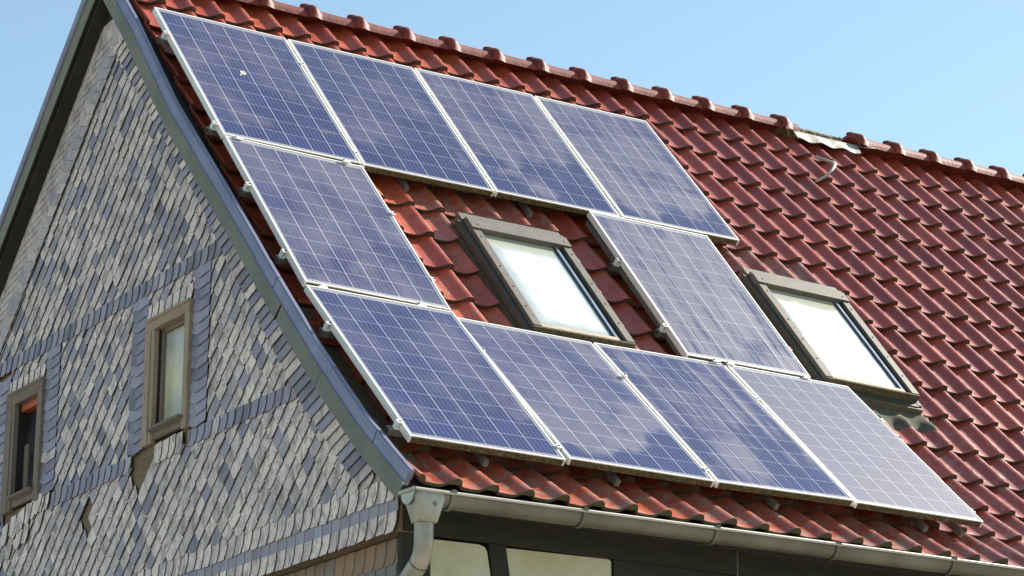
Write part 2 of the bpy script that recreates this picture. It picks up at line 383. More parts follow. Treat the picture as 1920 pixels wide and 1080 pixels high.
# ---- verge caps, barge boards
FOLD=[(4.03,4.215),(3.563,3.712),(3.394,3.526),(2.735,2.725),(1.747,1.690),(1.43,1.345),(1.154,1.055),(.78,.668),(.50,.395),(.236,.145),(-.067,-.108),(-.257,-.262)]
BACK=[(4.03,4.215),(4.286,3.978),(4.65,3.63),(5.313,2.985),(6.4,1.93),(7.6,.76),(8.35,.03)]
FOLD=[(y+.042,z+.012+.009*max(0,min(1,y/3.5))) for y,z in FOLD]; BACK=[(y+.047,z+.02) for y,z in BACK]
FOLD[0]=BACK[0]=(4.05,4.235)
def norms(P,sg):
    out=[]
    for i in range(len(P)):
        a=Vector(P[max(i-1,0)]); b=Vector(P[min(i+1,len(P)-1)]); t=(b-a).normalized(); out.append(Vector((t.y,-t.x))*sg)
    return out
def verge(P,sg,x_face,x_in,name='verge_cap'):
    N=norms(P,sg); rows=[]
    for p,n in zip(P,N):
        p=Vector(p); c=p-n*.072; e=p-n*.078
        o=lambda q,x:(x,q.x,q.y)
        rows.append([o(p-n*.05,x_in+.002),o(p-n*.004,x_in),o(p,x_in-.004),o(p,x_face+.006),o(p-n*.006,x_face),o(p-n*.030,x_face-.002),o(p-n*.036,x_face+.002),o(c,x_face+.001),o(e,x_face-.006),o(e-n*.004,x_face+.004),o(e,x_face+.02)])
    return rows
def slice_path(P,seglen):
    """cut a polyline in sheets with hair joints"""
    Pv=[Vector(p) for p in P]; d=[0]
    for a,b in zip(Pv,Pv[1:]): d.append(d[-1]+(b-a).length)
    def at(s):
        for i in range(len(Pv)-1):
            if s<=d[i+1]+1e-9: return Pv[i].lerp(Pv[i+1],(s-d[i])/(d[i+1]-d[i]))
        return Pv[-1]
    n=max(1,round(d[-1]/seglen)); out=[]
    for k in range(n):
        s0=d[-1]*k/n; s1=d[-1]*(k+1)/n-.004
        ss=[s0]+[x for x in d if s0+.01<x<s1-.01]+[s1]; out.append([tuple(at(x)) for x in ss])
    return out
# joints measured in the photo, from the ridge: ~ y=3.42.. ; use explicit cuts
def cut_at(P,ys,rev=False):
    out=[];cur=[P[0]]
    for a,b in zip(P,P[1:]):
        for y in ys:
            if (a[0]-y)*(b[0]-y)<0:
                f=(y-a[0])/(b[0]-a[0]); q=(y,a[1]+f*(b[1]-a[1])); g=(y+(.004 if a[0]>b[0] else -.004),q[1]+(.004 if a[1]>b[1] else -.004))
                cur.append(g); out.append(cur); cur=[q]
        cur.append(b)
    out.append(cur); return out
capm=MB()
for j,seg in enumerate(cut_at(FOLD,[3.0,1.30,.62,.12])):
    rows=verge(seg,1,-.135-.0012*(j%2),-.102)
    capm.grid(rows,(0,0,0),False)
    if j==4:
        capm.face(rows[-1])
        p=Vector(FOLD[-1]); 
capm.build('verge_cap',M['cap'],house)
# closed end of the cap at the eaves: small folded box
mb=MB(); p=Vector(FOLD[-1]); n=norms(FOLD,1)[-1]
for q0,q1,x0,x1 in ((p-n*.002,p-n*.10,-.150,-.122),):
    t=Vector((.775,.632))
    mb.prism([tuple(q0+t*.03),tuple(q0),tuple(q1+t*.012),tuple(q1+t*.03)],'x',x0+.02,x1+.02)
mb.build('cap_end',M['zinclight'],house)
def board(P,sg,x0,x1,depth,start=.006):
    N=norms(P,sg); mb=MB(); rows=[]
    for p,n in zip(P,N):
        p=Vector(p); a=p-n*start; c=p-n*depth
        rows.append([(x0,a.x,a.y),(x0,c.x,c.y),(x0+.003,c.x-n.x*.003,c.y-n.y*.003),(x1,c.x,c.y),(x1,a.x,a.y),(x0,a.x,a.y)])
    mb.grid(rows,(0,0,0),False); mb.face(rows[0][:5]); mb.face(rows[-1][:5][::-1]); return mb
FB=FOLD[:-1]+[(-.195,-.231)]
segs=cut_at(FB,[1.19,.70])
for k,seg in enumerate(segs):
    if k<2: seg=seg[:-1]+[(seg[-1][0]+.001,seg[-1][1]+.001)]
    board(seg,1,-.127+.0015*(k%2),-.118,.193).build('barge_board',M['barge'],house)
rows=verge(BACK,-1,-.135,-.102)
mb=MB(); mb.grid(rows,(0,0,0),False); mb.build('verge_cap',M['cap'],house)
board(BACK,-1,-.127,-.116,.185).build('barge_board',M['barge'],house)
# batten strip just inside board + sloping soffits
def soffit(P,sg,off,x0,x1,name):
    mb=MB(); N=norms(P,sg); rows=[]
    for p,n in zip(P,N):
        p=Vector(p); a=p-n*off; c=p-n*(off+.012); rows.append([(x0,a.x,a.y),(x0,c.x,c.y),(x1,c.x,c.y),(x1,a.x,a.y),(x0,a.x,a.y)])
    mb.grid(rows,(0,0,0),False); return mb.build(name,M['soffit'],house)
soffit(FOLD[:-2],1,.165,-.1175,.02,'verge_soffit'); soffit(BACK,-1,.155,-.1155,.02,'verge_soffit')
soffit(BACK,-1,.1672,-.1155,-.088,'soffit_batten')

# ---- gable sheathing (wall body)
GY1=8.1
rake=[(.112,-.60),(.112,-.30),(.50,.10),(1.20,.80),(2.0,1.62),(3.93,3.90),(4.05,3.90),(8.1,-.02),(8.1,-.60)]
def clip(poly,f):
    out=[]
    for i in range(len(poly)):
        a=poly[i];b=poly[(i+1)%len(poly)];fa=f(a);fb=f(b)
        if fa>=0: out.append(a)
        if (fa>=0)!=(fb>=0):
            t=fa/(fa-fb); out.append((a[0]+t*(b[0]-a[0]),a[1]+t*(b[1]-a[1])))
    return out
W1=(2.635,3.268,.585,1.411); W2=(4.895,5.525,.560,1.417)
mb=MB()
# wall with two openings: built from horizontal/vertical pieces, boards
def wallpiece(y0,y1,z0,z1):
    poly=[(y0,z0),(y1,z0),(y1,z1),(y0,z1)]
    # clip to rake
    for a,b in(((-.26,-.42),(4.0,4.02)),):
        pass
    pl=clip(poly,lambda p: zmax(p[0])-p[1]) if any(zmax(p[0])<p[1] for p in poly) else poly
    if len(pl)>2: mb.prism(pl,'x',.004,.12)
def zmax(y):
    P=[(-.3,-.45),(.112,-.13),(.5,.22),(1.,.68),(1.5,1.2),(2.5,2.27),(4.0,4.02),(8.3,-.13)]
    for a,b in zip(P,P[1:]):
        if a[0]<=y<=b[0]: return a[1]+(b[1]-a[1])*(y-a[0])/(b[0]-a[0])
    return -9
zs=[-.50+.14*k for k in range(34)]
ys=[.112]+[.5*k for k in range(1,16)]+[8.1]
for z in zs:
    for y0,y1 in((.112,W1[0]+.02),(W1[1]-.02,W2[0]+.02),(W2[1]-.02,8.1)):
        for k in range(int((y1-y0)/.5)+1):
            a=y0+.5*k; b=min(a+.5,y1)
            if b-a>.01: wallpiece(a,b,z,z+.139)
for w in(W1,W2):
    wallpiece(w[0]+.02,w[1]-.02,-.50,w[2]+.01)
    z=w[3]-.01
    wallpiece(w[0]+.02,w[1]-.02,z,z+.3); 
    for k in range(14):
        wallpiece(w[0]+.02,w[1]-.02,z+.3+.2*k,z+.3+.2*k+.199)
mb.build('gable_wall',M['sheath'],house)

# ---- slates
def add_slate(mb,poly,off,th,a):
    """poly in (y,z), off(y,z)= distance proud of the wall plane x=0 (towards -x)"""
    if len(poly)<3: return
    A=[(-off(y,z),y,z) for y,z in poly]; B=[(min(-off(y,z)+th,.003),y,z) for y,z in poly]; n=len(poly)
    mb.face(A,a)
    e=(a[0],2.,a[2])
    for k in range(n): mb.face([A[k],B[k],B[(k+1)%n],A[(k+1)%n]],e)
RI=[(3.957,3.501),(3.84,3.375),(2.666,2.135),(2.322,1.722),(2.152,1.520),(1.243,.505),(1.123,.378),(.71,-.001),(.60,-.10),(.47,-.205)]
def ri_z(y):
    P=RI[::-1]
    if y<P[0][0]: return P[0][1]-(P[0][0]-y)*.9
    for a,b in zip(P,P[1:]):
        if a[0]<=y<=b[0]: return a[1]+(b[1]-a[1])*(y-a[0])/(b[0]-a[0])
    return 9
def li_z(y): return 3.409-(y-4.036)*.958
HOLES=[[(3.12,.47),(3.27,.62),(3.45,.60),(3.43,.47),(3.36,.37),(3.25,.37)],[(4.03,.31),(4.01,.44),(4.09,.46),(4.22,.36),(4.22,.20),(4.09,.16)]]
def inpoly(p,P):
    c=False
    for i in range(len(P)):
        a=P[i];b=P[i-1]
        if (a[1]>p[1])!=(b[1]>p[1]) and p[0]<(b[0]-a[0])*(p[1]-a[1])/(b[1]-a[1])+a[0]: c=not c
    return c
S=.0745
# zones of the diamond field: (ymin,ymax,zmin,zmax)
ZONES=[('top',-9,9,1.688,9),
       ('m1',-9,2.394,.552,1.60),('m2',3.505,4.655,.552,1.60),('m3',5.77,9,.552,1.60),
       ('w1',2.625,3.275,1.50,1.60),('w2',4.885,5.505,1.50,1.60),
       ('low',-9,9,-.213,.47)]
def tone(y,z,rr):
    c=noise.noise(Vector((y*1.7,z*1.7,3.)))*.8
    pb=.14+.16*c
    if 3.4<y<4.7 and .5<z<1.6: pb+=.12
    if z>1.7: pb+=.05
    b=rr.uniform(.75,1.) if rr.random()<pb else 0.
    if not b and rr.random()<.12: b=rr.uniform(.3,.6)
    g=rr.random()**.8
    if z>1.7: g=min(1,g*.55+.30+.10*(z-1.7))  # upper slates greyer with height, soffit shade put into their tone
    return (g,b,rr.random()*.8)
rr=random.Random(21)
dm=MB()
Y0,Z0=1.843,.058
for i in range(-70,130):
    for j in range(-60,90):
        cy=Y0+(i)*S; cz=Z0+j*S
        if (i+j)%2: continue
        # centre of diamond = vertex + (0,S)
        cz+=0
        if not(.0<cy<8.1 and -.35<cz<3.75): continue
        lim=min(ri_z(cy),li_z(cy))
        if cz-S*1.2>lim: continue
        for z in ZONES:
            if not (z[1]-S<cy<z[2]+S and z[3]-S<cz<z[4]+S): continue
            if z[0]=='low' and any(inpoly((cy,cz+.02),h) for h in HOLES): continue
            jy,jz=rr.gauss(0,.0014),rr.gauss(0,.0014); k=.009+rr.uniform(0,.006); rot=rr.gauss(0,.012)
            w=S+.0005
            pl=[(0-k*.8,-S+k*.55),(k*1.0,-S+k*.9),(w,0+rr.uniform(-.004,.004)),(w-.01,.022),(.02,S+.012),(-.02,S+.012),(-w+.01,.022),(-w,0)]
            if rr.random()<.10: pl[0]=(-.02,-S+.022); pl[1]=(.012,-S+.018)
            pl=[(cy-(x*math.cos(rot)-q*math.sin(rot))+jy,cz+x*math.sin(rot)+q*math.cos(rot)+jz) for x,q in pl]
            for f in((lambda p,z=z:p[0]-z[1]),(lambda p,z=z:z[2]-p[0]),(lambda p,z=z:p[1]-z[3]),(lambda p,z=z:z[4]+.02-p[1])): pl=clip(pl,f) if pl else pl
            if len(pl)<3: continue
            li=rr.uniform(.0,.003); tl=rr.gauss(0,.02); 
            if rr.random()<.06: li+=.004
            off=lambda y,zz,cy=cy,cz=cz,li=li,tl=tl: .0110+li-(zz-cz)*.095+(cy-y)*(.03+tl)
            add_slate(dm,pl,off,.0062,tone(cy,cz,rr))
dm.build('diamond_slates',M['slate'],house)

# rake edge slates (front)
em=MB()
def arc_points(P,step):
    Pv=[Vector(p) for p in P]; out=[]; s=0
    for a,b in zip(Pv,Pv[1:]):
        L=(b-a).length; 
        while s<=L: out.append((a.lerp(b,s/L),(b-a).normalized())); s+=step
        s-=L
    return out
def btone(rr,p=.75):
    r=rr.random(); return (rr.random(),1. if r<p else (rr.uniform(.3,.7) if r<p+.1 else 0.),rr.random()*.9)
for p,t in arc_points(RI,.0815):
    # t points down the rake; next outward direction is towards the barge
    a=p; o=Vector((-.26,.070)); 
    up=-t*.135+Vector((rr.gauss(0,.002),rr.gauss(0,.002)))
    b=a+t*.0
    pl=[tuple(b+Vector((.012,-.006))),tuple(b+o),tuple(b+o+up),tuple(b+Vector((.012,-.004))+up)]
    th=rr.uniform(0,.003)
    off=lambda y,z,b=b,t=t,th=th: .029+th-((Vector((y,z))-b).dot(-t))*.13
    add_slate(em,pl,off,.007,btone(rr,.62 if p.y<2.2 else .35))
# rake edge slates (back)
LP=[(3.90,3.54),(8.1,-.48)]
for p,t in arc_points(LP,.0925):
    if p.y<-.3: continue
    b=p; wd=.13
    pl=[tuple(b+Vector((-.012,-.004))),tuple(b+Vector((wd,.038))),tuple(b+Vector((wd+.030,.080))),tuple(b+Vector((wd+.010,.215))),tuple(b+Vector((.02,.19))),tuple(b+Vector((-.07,.06)))]
    add_slate(em,[tuple(b+Vector((wd-.02,.12))),tuple(b+Vector((wd+.28,.05))),tuple(b+Vector((wd+.24,.24))),tuple(b+Vector((wd-.06,.26)))],lambda y,z,b=b:.013-(z-b.y-.1)*.06,.006,(.95,.2*rr.random(),rr.random()))
    th=rr.uniform(0,.002)
    off=lambda y,z,b=b,th=th: .030+th-(z-b.y)*.13
    add_slate(em,pl,off,.006,(.8+.2*rr.random(),rr.choice([0,.2,.35,.5]),rr.random()))
em.build('rake_slates',M['slate'],house)

# horizontal slate bands
def band(mb,y0,y1,z0,z1,pitch,proud,tn,cut=.34,jit=.002,skip=None,top=.0):
    n=int((y1-y0)/pitch+.999); 
    for k in range(n):
        ya=y0+k*pitch; yb=min(ya+pitch*1.22,y1+.004)
        if yb-ya<.02: continue
        if skip and skip((ya+yb)/2): continue
        h=z1-z0; c=.32*pitch*rr.uniform(.8,1.15); j=rr.gauss(0,jit)
        pl=[(ya+j,z1+.012),(ya+j,z0+h*(.62)),(ya+c*.35+j,z0+h*.32),(ya+c+j,z0+rr.gauss(0,jit)),(yb,z0+rr.gauss(0,jit)),(yb,z1+.012)]
        li=rr.uniform(0,.002)
        off=lambda y,z,ya=ya,yb=yb,li=li: proud+li-(z-z0)*.05+(1-(y-ya)/(yb-ya+1e-6))*.008
        add_slate(mb,pl,off,.007,tn(rr))
bm_=MB()
def ri_y(z):  # y on the front rake inner line at height z
    P=RI[::-1]
    for a,b in zip(P,P[1:]):
        if a[1]<=z<=b[1]: return a[0]+(b[0]-a[0])*(z-a[1])/(b[1]-a[1])
    return .5
band(bm_,2.245,6.05,1.598,1.690,.0985,.017,lambda r:btone(r,.93))
bm_.build('slate_band',M['slate'],house); bm_=MB()
band(bm_,1.215,2.64,.463,.556,.0995,.017,lambda r:btone(r,.93))
bm_.build('slate_band',M['slate'],house); bm_=MB()
band(bm_,3.44,4.70,.463,.556,.0985,.017,lambda r:btone(r,.93))
bm_.build('slate_band',M['slate'],house); bm_=MB()
band(bm_,5.55,7.0,.463,.556,.0985,.017,lambda r:btone(r,.93))
bm_.build('slate_band',M['slate'],house)
# beige repair slates under the windows (nailed, uneven)
rp=MB()
for y in(2.705,2.805,2.90,3.00): 
    z=.452+rr.uniform(-.004,.006)-(y-2.7)*.02; j=rr.uniform(-.006,.006)
    pl=[(y+j,z+.13),(y-.004,z+.05),(y+.03,z),(y+.115,z+.004),(y+.125+j,z+.125)]
    add_slate(rp,pl,lambda a,b,y=y:.024-(b-.46)*.03+(y-a)*.07,.008,(rr.random()*.3,0,.5))
rp.build('repair_slates',M['slate'],house); rp=MB()
for i,(y,z,ro) in enumerate([(4.72,.46,0.),(4.80,.455,.1),(4.87,.44,.35),(4.95,.425,.25),(5.02,.41,.15),(5.11,.40,-.1),(5.19,.385,-.2),(5.28,.37,.1),(5.40,.33,.0),(4.86,.31,.4),(5.05,.28,.1),(5.18,.25,.35),(5.33,.22,.1),(5.26,.34,.3)]):
    w,h=.105,.15
    if i==9: h=.2
    pl=[(-.0,h),(-.004,.05),(.026,0),(w,.006),(w+.006,h-.01)]
    pl=[(y+a*math.cos(ro)-b*math.sin(ro),z+a*math.sin(ro)+b*math.cos(ro)) for a,b in pl]
    add_slate(rp,pl,lambda a,b,y=y,z=z,i=i:.030+.003*(i%3)-(b-z)*.08+(y-a)*.06,.008,(rr.random()*.4,0 if i!=9 else .15,.5))
rp.build('repair_slates',M['slate'],house)
# three bottom courses
def wtone(r): return (r.random()*.55,0 if r.random()<.93 else .3,r.random())
b3=MB()
band(b3,.115,8.1,-.325,-.212,.1025,.012,wtone,jit=.003)
b3.build('base_course_slates',M['slate'],house)
b3=MB()
for k in range(80):
    ya=.108+k*.1025
    if ya>8.1: break
    j=rr.gauss(0,.001)
    pl=[(ya,-.31),(ya,-.435),(ya+.1035,-.435),(ya+.1035,-.31)]
    if k<3: pl=[(ya,-.31),(ya,-.41),(ya+.03,-.432),(ya+.08,-.432),(ya+.1035,-.40),(ya+.1035,-.31)]
    add_slate(b3,pl,lambda y,z,ya=ya:.0085+(1-(y-ya)/.1)*.002,.003,(.5,.92,rr.random()*.6))
b3.build('base_flat_band',M['slate'],house)
b3=MB()
band(b3,.108,8.1,-.50,-.405,.1025,.0135,wtone,jit=.003)
# rounded corner slate
b3.build('base_drip_slates',M['slate'],house)
# chevron columns beside the windows
def column(y0,y1,z0,z1,pitch=.0735,p=.95):
    cm=MB()
    n=int((z1-z0)/pitch+.5); ym=y0+(y1-y0)*.52
    for k in range(n):
        z=z0+k*pitch; zt=z+pitch+.03; tn=btone(rr,p); j=rr.gauss(0,.0015); li=rr.uniform(0,.002)
        off=lambda y,zz,z=z,li=li,ym=ym: .029+li-(zz-z)*.11-abs(y-ym)*.06
        add_slate(cm,[(ym,z),(y1,z+.031+j),(y1,zt+.031),(ym,zt)],off,.007,tn)
        tn=(tn[0],tn[1],max(0,tn[2]*.75-.05))  # second half lighter, shading of the fold put into its tone
        add_slate(cm,[(y0,z+.024+j),(ym,z),(ym,zt),(y0,zt+.024)],off,.007,tn)
    cm.build('window_side_slates',M['slate'],house)
column(2.405,2.632,.560,1.565); column(3.272,3.515,.560,1.555); column(4.665,4.892,.565,1.565); column(5.525,5.775,.42,1.555)
# courses over the windows
b4=MB()
band(b4,2.630,3.285,1.408,1.502,.098,.018,wtone); b4.build('lintel_slates',M['slate'],house); b4=MB()
band(b4,4.890,5.53,1.41,1.502,.098,.018,wtone)
b4.build('lintel_slates',M['slate'],house)

# ---- gable windows
def gwindow(y0,y1,z0,z1,oy0,oy1,oz0,oz1,mv,mh,kind):
    root=MB()
    # outer frame: four members butted end to end
    root.box((-.008,(y0+y1)/2,(z1+oz1)/2),(.062,y1-y0,z1-oz1),m=1)
    root.box((-.022,(y0+oy0)/2,(z0+oz1)/2-.001),(.032,oy0-y0,oz1-z0-.002)); root.box((-.022,(y1+oy1)/2,(z0+oz1)/2-.001),(.032,y1-oy1,oz1-z0-.002))
    root.box((-.016,(y0+y1)/2-.01,z1-.008),(.060,y1-y0-.04,.022),m=1)
    # thin raised bead on the frame
    root.box((-.040,oy1+.055,(z0+oz1)/2),(.010,.02,oz1-z0-.01)); 
    w=root.build('gable_window',[mv,mh],house,loc=(0,(y0+y1)/2,z0))
    rv=MB()
    rv.box((.060,oy1+.010,(oz0+oz1)/2),(.130,.026,oz1-oz0)); rv.box((.060,oy0-.010,(oz0+oz1)/2),(.130,.026,oz1-oz0)); rv.box((.075,(oy0+oy1)/2,oz1+.012),(.115,oy1-oy0,.022)); rv.box((.075,(oy0+oy1)/2,oz0-.012),(.115,oy1-oy0,.022))
    rv.build('window_reveal',M['black'],w)
    sl=MB(); rot=Matrix.Rotation(.25,3,'Y')
    sl.box((-.030,(oy0+oy1)/2-.012,oz0+.002),(.085,oy1-oy0+.02,.020),rot=rot); sl.box((-.012,(oy0+oy1)/2+.01,oz0-.030),(.030,oy1-oy0+.03,.040),m=0)
    sl.build('window_sill',M['greywoodh'],w)
    if kind==1:
        s=MB(); x=.028
        s.box((x,oy1-.016,(oz0+oz1)/2),(.03,.026,oz1-oz0)); s.box((x,oy0+.012,(oz0+oz1)/2),(.03,.024,oz1-oz0)); s.box((x,(oy0+oy1)/2,oz1-.014),(.029,oy1-oy0-.09,.028)); s.box((x,(oy0+oy1)/2,oz0+.014),(.029,oy1-oy0-.09,.028))
        s.build('window_sash',M['greywood'],w)
        p=MB(); p.box((.038,(oy0+oy1)/2-.0,(oz0+oz1)/2),(.006,oy1-oy0-.045,oz1-oz0-.02)); p.build('window_pane',M['curtain'],w,loc=(.038,oy0,oz0))
    else:
        s=MB(); x=.035
        s.box((x,(oy0+oy1)/2,oz1-.028),(.05,oy1-oy0,.05)); s.build('red_rail',M['redwood'],w)
        s=MB(); s.box((.052,oy0+.055,(oz0+oz1)/2-.03),(.014,.034,oz1-oz0-.06)); s.build('pale_sash_bar',M['bluewhite'],w)
        s=MB(); s.box((.055,oy1-.04,(oz0+oz1)/2-.14),(.016,.065,oz1-oz0-.29)); s.build('inner_plank',M['greywood'],w)
        p=MB(); p.box((.070,(oy0+oy1)/2,(oz0+oz1)/2),(.006,oy1-oy0,oz1-oz0)); p.build('window_pane',M['darkglass'],w,loc=(.070,oy0,oz0))
    return w
w1=gwindow(W1[0]+.004,W1[1],W1[2],W1[3],2.700,3.128,.655,1.330,M['oldwood'],M['oldwoodh'],1)
w1['label']='gable window with pale brown wooden frame and dusty greenish pane'
w2=gwindow(W2[0],W2[1],W2[2]+.0,W2[3],4.972,5.362,.632,1.322,M['greywood'],M['greywoodh'],2)
w2['label']='gable window with grey wooden frame and red rail at its head'

# ---- lower gable wall (brown slates) and drip slot
mb=MB(); mb.box((.40,4.15,-2.9),(.62,7.8,4.6)); mb.box((.28,4.15,-.555),(.40,7.8,.10)); mb.build('lower_gable_wall',M['black'],house)
ls=MB()
rows=36
for r_ in range(rows):
    z1=-.517-r_*.128; z0=z1-.128
    n=int(8.0/.112)
    for k in range(n):
        ya=.135+k*.112+(0.0); yb=ya+.125
        c=.03
        pl=[(ya,z1+.01),(ya+.002,z0+.055),(ya+c*.4,z0+.03),(ya+c,z0),(yb,z0),(yb,z1+.01)]
        A=(R.random(),1. if (r_%4==1) else (0.6 if R.random()<.06 else 0.),0)
        off=lambda y,z,ya=ya: -.070+.004-(z-z0)*.05+(1-(y-ya)/.125)*.007
        P=[(-off(y,z),y,z) for y,z in pl]; B=[(x+.009,y,z) for x,y,z in P]
        ls.face(P,A); 
        for q in range(len(P)): ls.face([P[q],B[q],B[(q+1)%len(P)],P[(q+1)%len(P)]],A)
ls.build('brown_wall_slates',M['brownslate'],house)

# ---- front wall: timber frame with plaster infill
fw=MB(); XW=XEND-.15
YW=.145
fw.box((XW/2+.09,YW+.16,-2.9),(XW-.10,.26,4.65)); fw.build('front_wall',M['deck'],house)
pm=MB(); tm=MB()
def plaster(poly,lab=None): pm.prism(poly,'y',YW-.004,YW+.03)
zt=-.512
plaster([(.212,-.516),(.515,-.512),(.552,-.522),(.566,-.545),(.590,-.68),(.68,-1.05),(.212,-1.05)])
plaster([(.686,zt),(1.362,-.500),(1.378,-.510),(1.384,-1.05),(.80,-1.05),(.712,-.66)])
for (a,b) in((.22,1.38),(1.56,2.86),(3.04,4.4),(4.58,5.9),(6.1,7.5),(7.7,9.1),(9.3,10.7)):
    for (c,d) in((-1.25,-2.3),(-2.5,-3.6),(-3.8,-4.9)): plaster([(a,c),(b,c),(b,d),(a,d)])
for (a,b) in((3.04,4.4),(4.58,5.9),(6.1,7.5),(7.7,9.1),(9.3,10.7)): plaster([(a,-.62),(b,-.62),(b,-1.05),(a,-1.05)])
pm.build('plaster_infill',M['plaster'],house)
def beam(x0,x1,z0,z1,pr=0.): tm.prism([(x0,z0),(x1,z0),(x1,z1),(x0,z1)],'y',YW-.014-pr,YW+.03)
beam(.02,XW,-.498,-.34,.02)
beam(.03,.206,-5.2,-.50)
tm.prism([(.572,-.500),(.68,-.500),(.706,-.66),(.79,-1.05),(.69,-1.05),(.598,-.68)],'y',YW-.012,YW+.03)
for a in(1.39,2.87,4.41,5.92,7.52,9.12,10.72): beam(a,a+.165,-5.1,-.50)
for z in(-1.24,-2.49,-3.79,-5.1): beam(.207,1.388,z,z+.18,-.003); [beam(a+.166,a+1.30,z,z+.18,-.003) for a in(1.39,2.87,4.41,5.92,7.52,9.12)]
beam(1.557,2.868,-1.05,-.50,-.002)
tm.build('timber_frame',M['timber'],house)
mb=MB(); mb.tube([(2.235,.115,-.36),(2.235,.115,-1.2),(2.235,.115,-4.9)],.008,8); mb.build('wall_cable',M['zinc'],house)
# eaves soffit
mb=MB(); mb.prism([(-.12,-.345),(.16,-.335),(.16,-.36),(-.12,-.365)],'x',.0,XW); mb.build('eaves_soffit',M['soffit'],house)
mb=MB(); mb.box((XW/2+.1,8.0,-2.8),(XW-.2,.2,4.8)); mb.box((XW-.1,4.1,-2.6),(.2,7.8,5.2)); mb.build('rear_walls',M['plaster'],house)
mb=MB(); mb.prism([(.2,-.3),(4.03,3.9),(8.1,-.1)],'x',XW-.2,XW-.02); mb.build('far_gable_wall',M['plaster'],house)

# ---- gutter
def gz(x): return -.366+.0082*x if x>0 else -.366
GYC=-.203; GR=.0665
mb=MB(); rows=[]
X=-.135
xs=[X]
while X<XEND-.1: X+=.25; xs.append(X)
for x in xs:
    r=[]
    for k in range(19):
        th=PI*k/18; r.append((x,GYC-GR*math.cos(th),gz(x)-GR*1.02*math.sin(th)))
    r=[(x,r[0][1],r[0][2])]+r+[(x,GYC+GR,min(gz(x)+.03,-.332)),(x,GYC+GR+.03,min(gz(x)+.045,-.328))]
    rows.append(r)
mb.grid(rows,(0,0,0),True)
inn=[]
for x in xs:
    inn.append([(x,GYC-(GR-.002)*math.cos(PI*k/18),gz(x)-(GR-.002)*1.02*math.sin(PI*k/18)) for k in range(19)])
mb.grid(inn,(0,0,0),True)
cap=[(X_,y,z) for X_,y,z in inn[0]]; mb.face(cap+[(cap[0][0],GYC,cap[0][2]+.0)])
g=mb.build('gutter',M['zinc'],house)
mb=MB(); mb.tube([(x,GYC-GR-.004,gz(x)+.004) for x in xs],.0095,12); mb.build('gutter_bead',M['zinclight'],g)
for x in(.098,.923,1.805,2.663,3.534,4.40,5.27,6.14,7.0,7.87):
    mb=MB(); z0=gz(x)
    for dx in(0,):
        rws=[[],[]]
        for k in range(21):
            th=-.25+(PI+.25)*k/20; rws[0].append((x-.013,GYC-(GR+.004)*math.cos(th),z0-(GR+.004)*1.03*math.sin(th))); rws[1].append((x+.013,rws[0][-1][1],rws[0][-1][2]))
        mb.grid(rws,(0,0,0),True)
        out=[[ (p[0],p[1]+(p[1]-GYC)*.06,p[2]+(p[2]-z0)*.06) for p in r] for r in rws]; mb.grid([rws[0],out[0]],(0,0,0),False); mb.grid([out[0],out[1]],(0,0,0),True); mb.grid([out[1],rws[1]],(0,0,0),False)
    mb.box((x,GYC-GR-.004,z0+.012),(.026,.026,.018))
    mb.build('gutter_bracket',M['zinc'],g)
# eaves flashing strip behind the gutter
mb=MB(); rows=[]
for k in range(27):
    x=-.10+k*.46; rows.append([(x,-.075,-.345+.004*x),(x,-.112,-.352+.004*x),(x,-.124,gz(x)+.012),(x,-.136,gz(x)-.02)])
mb.grid(rows,(0,0,0),False); mb.build('eaves_flashing',M['shadezinc'],house)
# gutter end strap
mb=MB(); e=[(-.138,GYC-(GR+.002)*math.cos(PI*k/14),gz(0)-(GR+.002)*math.sin(PI*k/14)) for k in range(15)]
mb.face(e); mb.tube([(-.141,GYC-GR-.006,gz(0)+.004),(-.141,GYC+GR+.01,gz(0)+.004)],.011,10); mb.build('gutter_end',M['zinclight'],g)
# rainwater hopper and downpipe
mb=MB()
def oct(cx,cy,wx,wy,z):
    c=.28
    return [(cx-wx+wx*c,cy-wy,z),(cx+wx-wx*c,cy-wy,z),(cx+wx,cy-wy+wy*c,z),(cx+wx,cy+wy-wy*c,z),(cx+wx-wx*c,cy+wy,z),(cx-wx+wx*c,cy+wy,z),(cx-wx,cy+wy-wy*c,z),(cx-wx,cy-wy+wy*c,z)]
hx=-.036
def ring8(w,wy,z):
    # diamond-ish plan: front arris near the middle so one face looks to +x
    return [(hx-w,-.2,z),(hx-w*.96,-.2-wy*.5,z),(hx-w*.02,-.2-wy,z),(hx+w*.90,-.2-wy*.78,z),(hx+w,-.2-wy*.5,z),(hx+w,-.2+wy*.6,z),(hx,-.2+wy,z),(hx-w,-.2+wy*.6,z)]
def hring(w,wy,z,n=28,e=.42):
    out=[]
    for k in range(n):
        th=2*PI*k/n+.6; c,q=math.cos(th),math.sin(th)
        out.append((hx+w*math.copysign(abs(c)**e,c),-.2-.006+wy*math.copysign(abs(q)**e,q),z))
    return out
rs=[hring(.094,.070,-.372),hring(.097,.073,-.385),hring(.097,.073,-.397),hring(.058,.060,-.510),hring(.056,.058,-.520),hring(.050,.050,-.523)]
mb.grid(rs,(0,0,0),True,closed=True); mb.face(rs[-1])
hop=mb.build('rainwater_hopper',M['pipe'],house)
st=MB()
for k in range(8):
    th=2*PI*k/8; L=.020 if k%2==0 else .014
    c=Vector((hx+.020,-.2-.0755,-.430)); ux=Vector((1,.0,0)); uz=Vector((0,-.115,1)).normalized(); off=Vector((.0,-.0022,0))
    p=lambda rad,a_: c+off+ux*math.cos(a_)*rad+uz*math.sin(a_)*rad
    st.face([p(.003,th),p(L*.5,th-.22),p(L,th),p(L*.5,th+.22)])
st.build('stamped_star',M['black'],hop)
mb=MB()
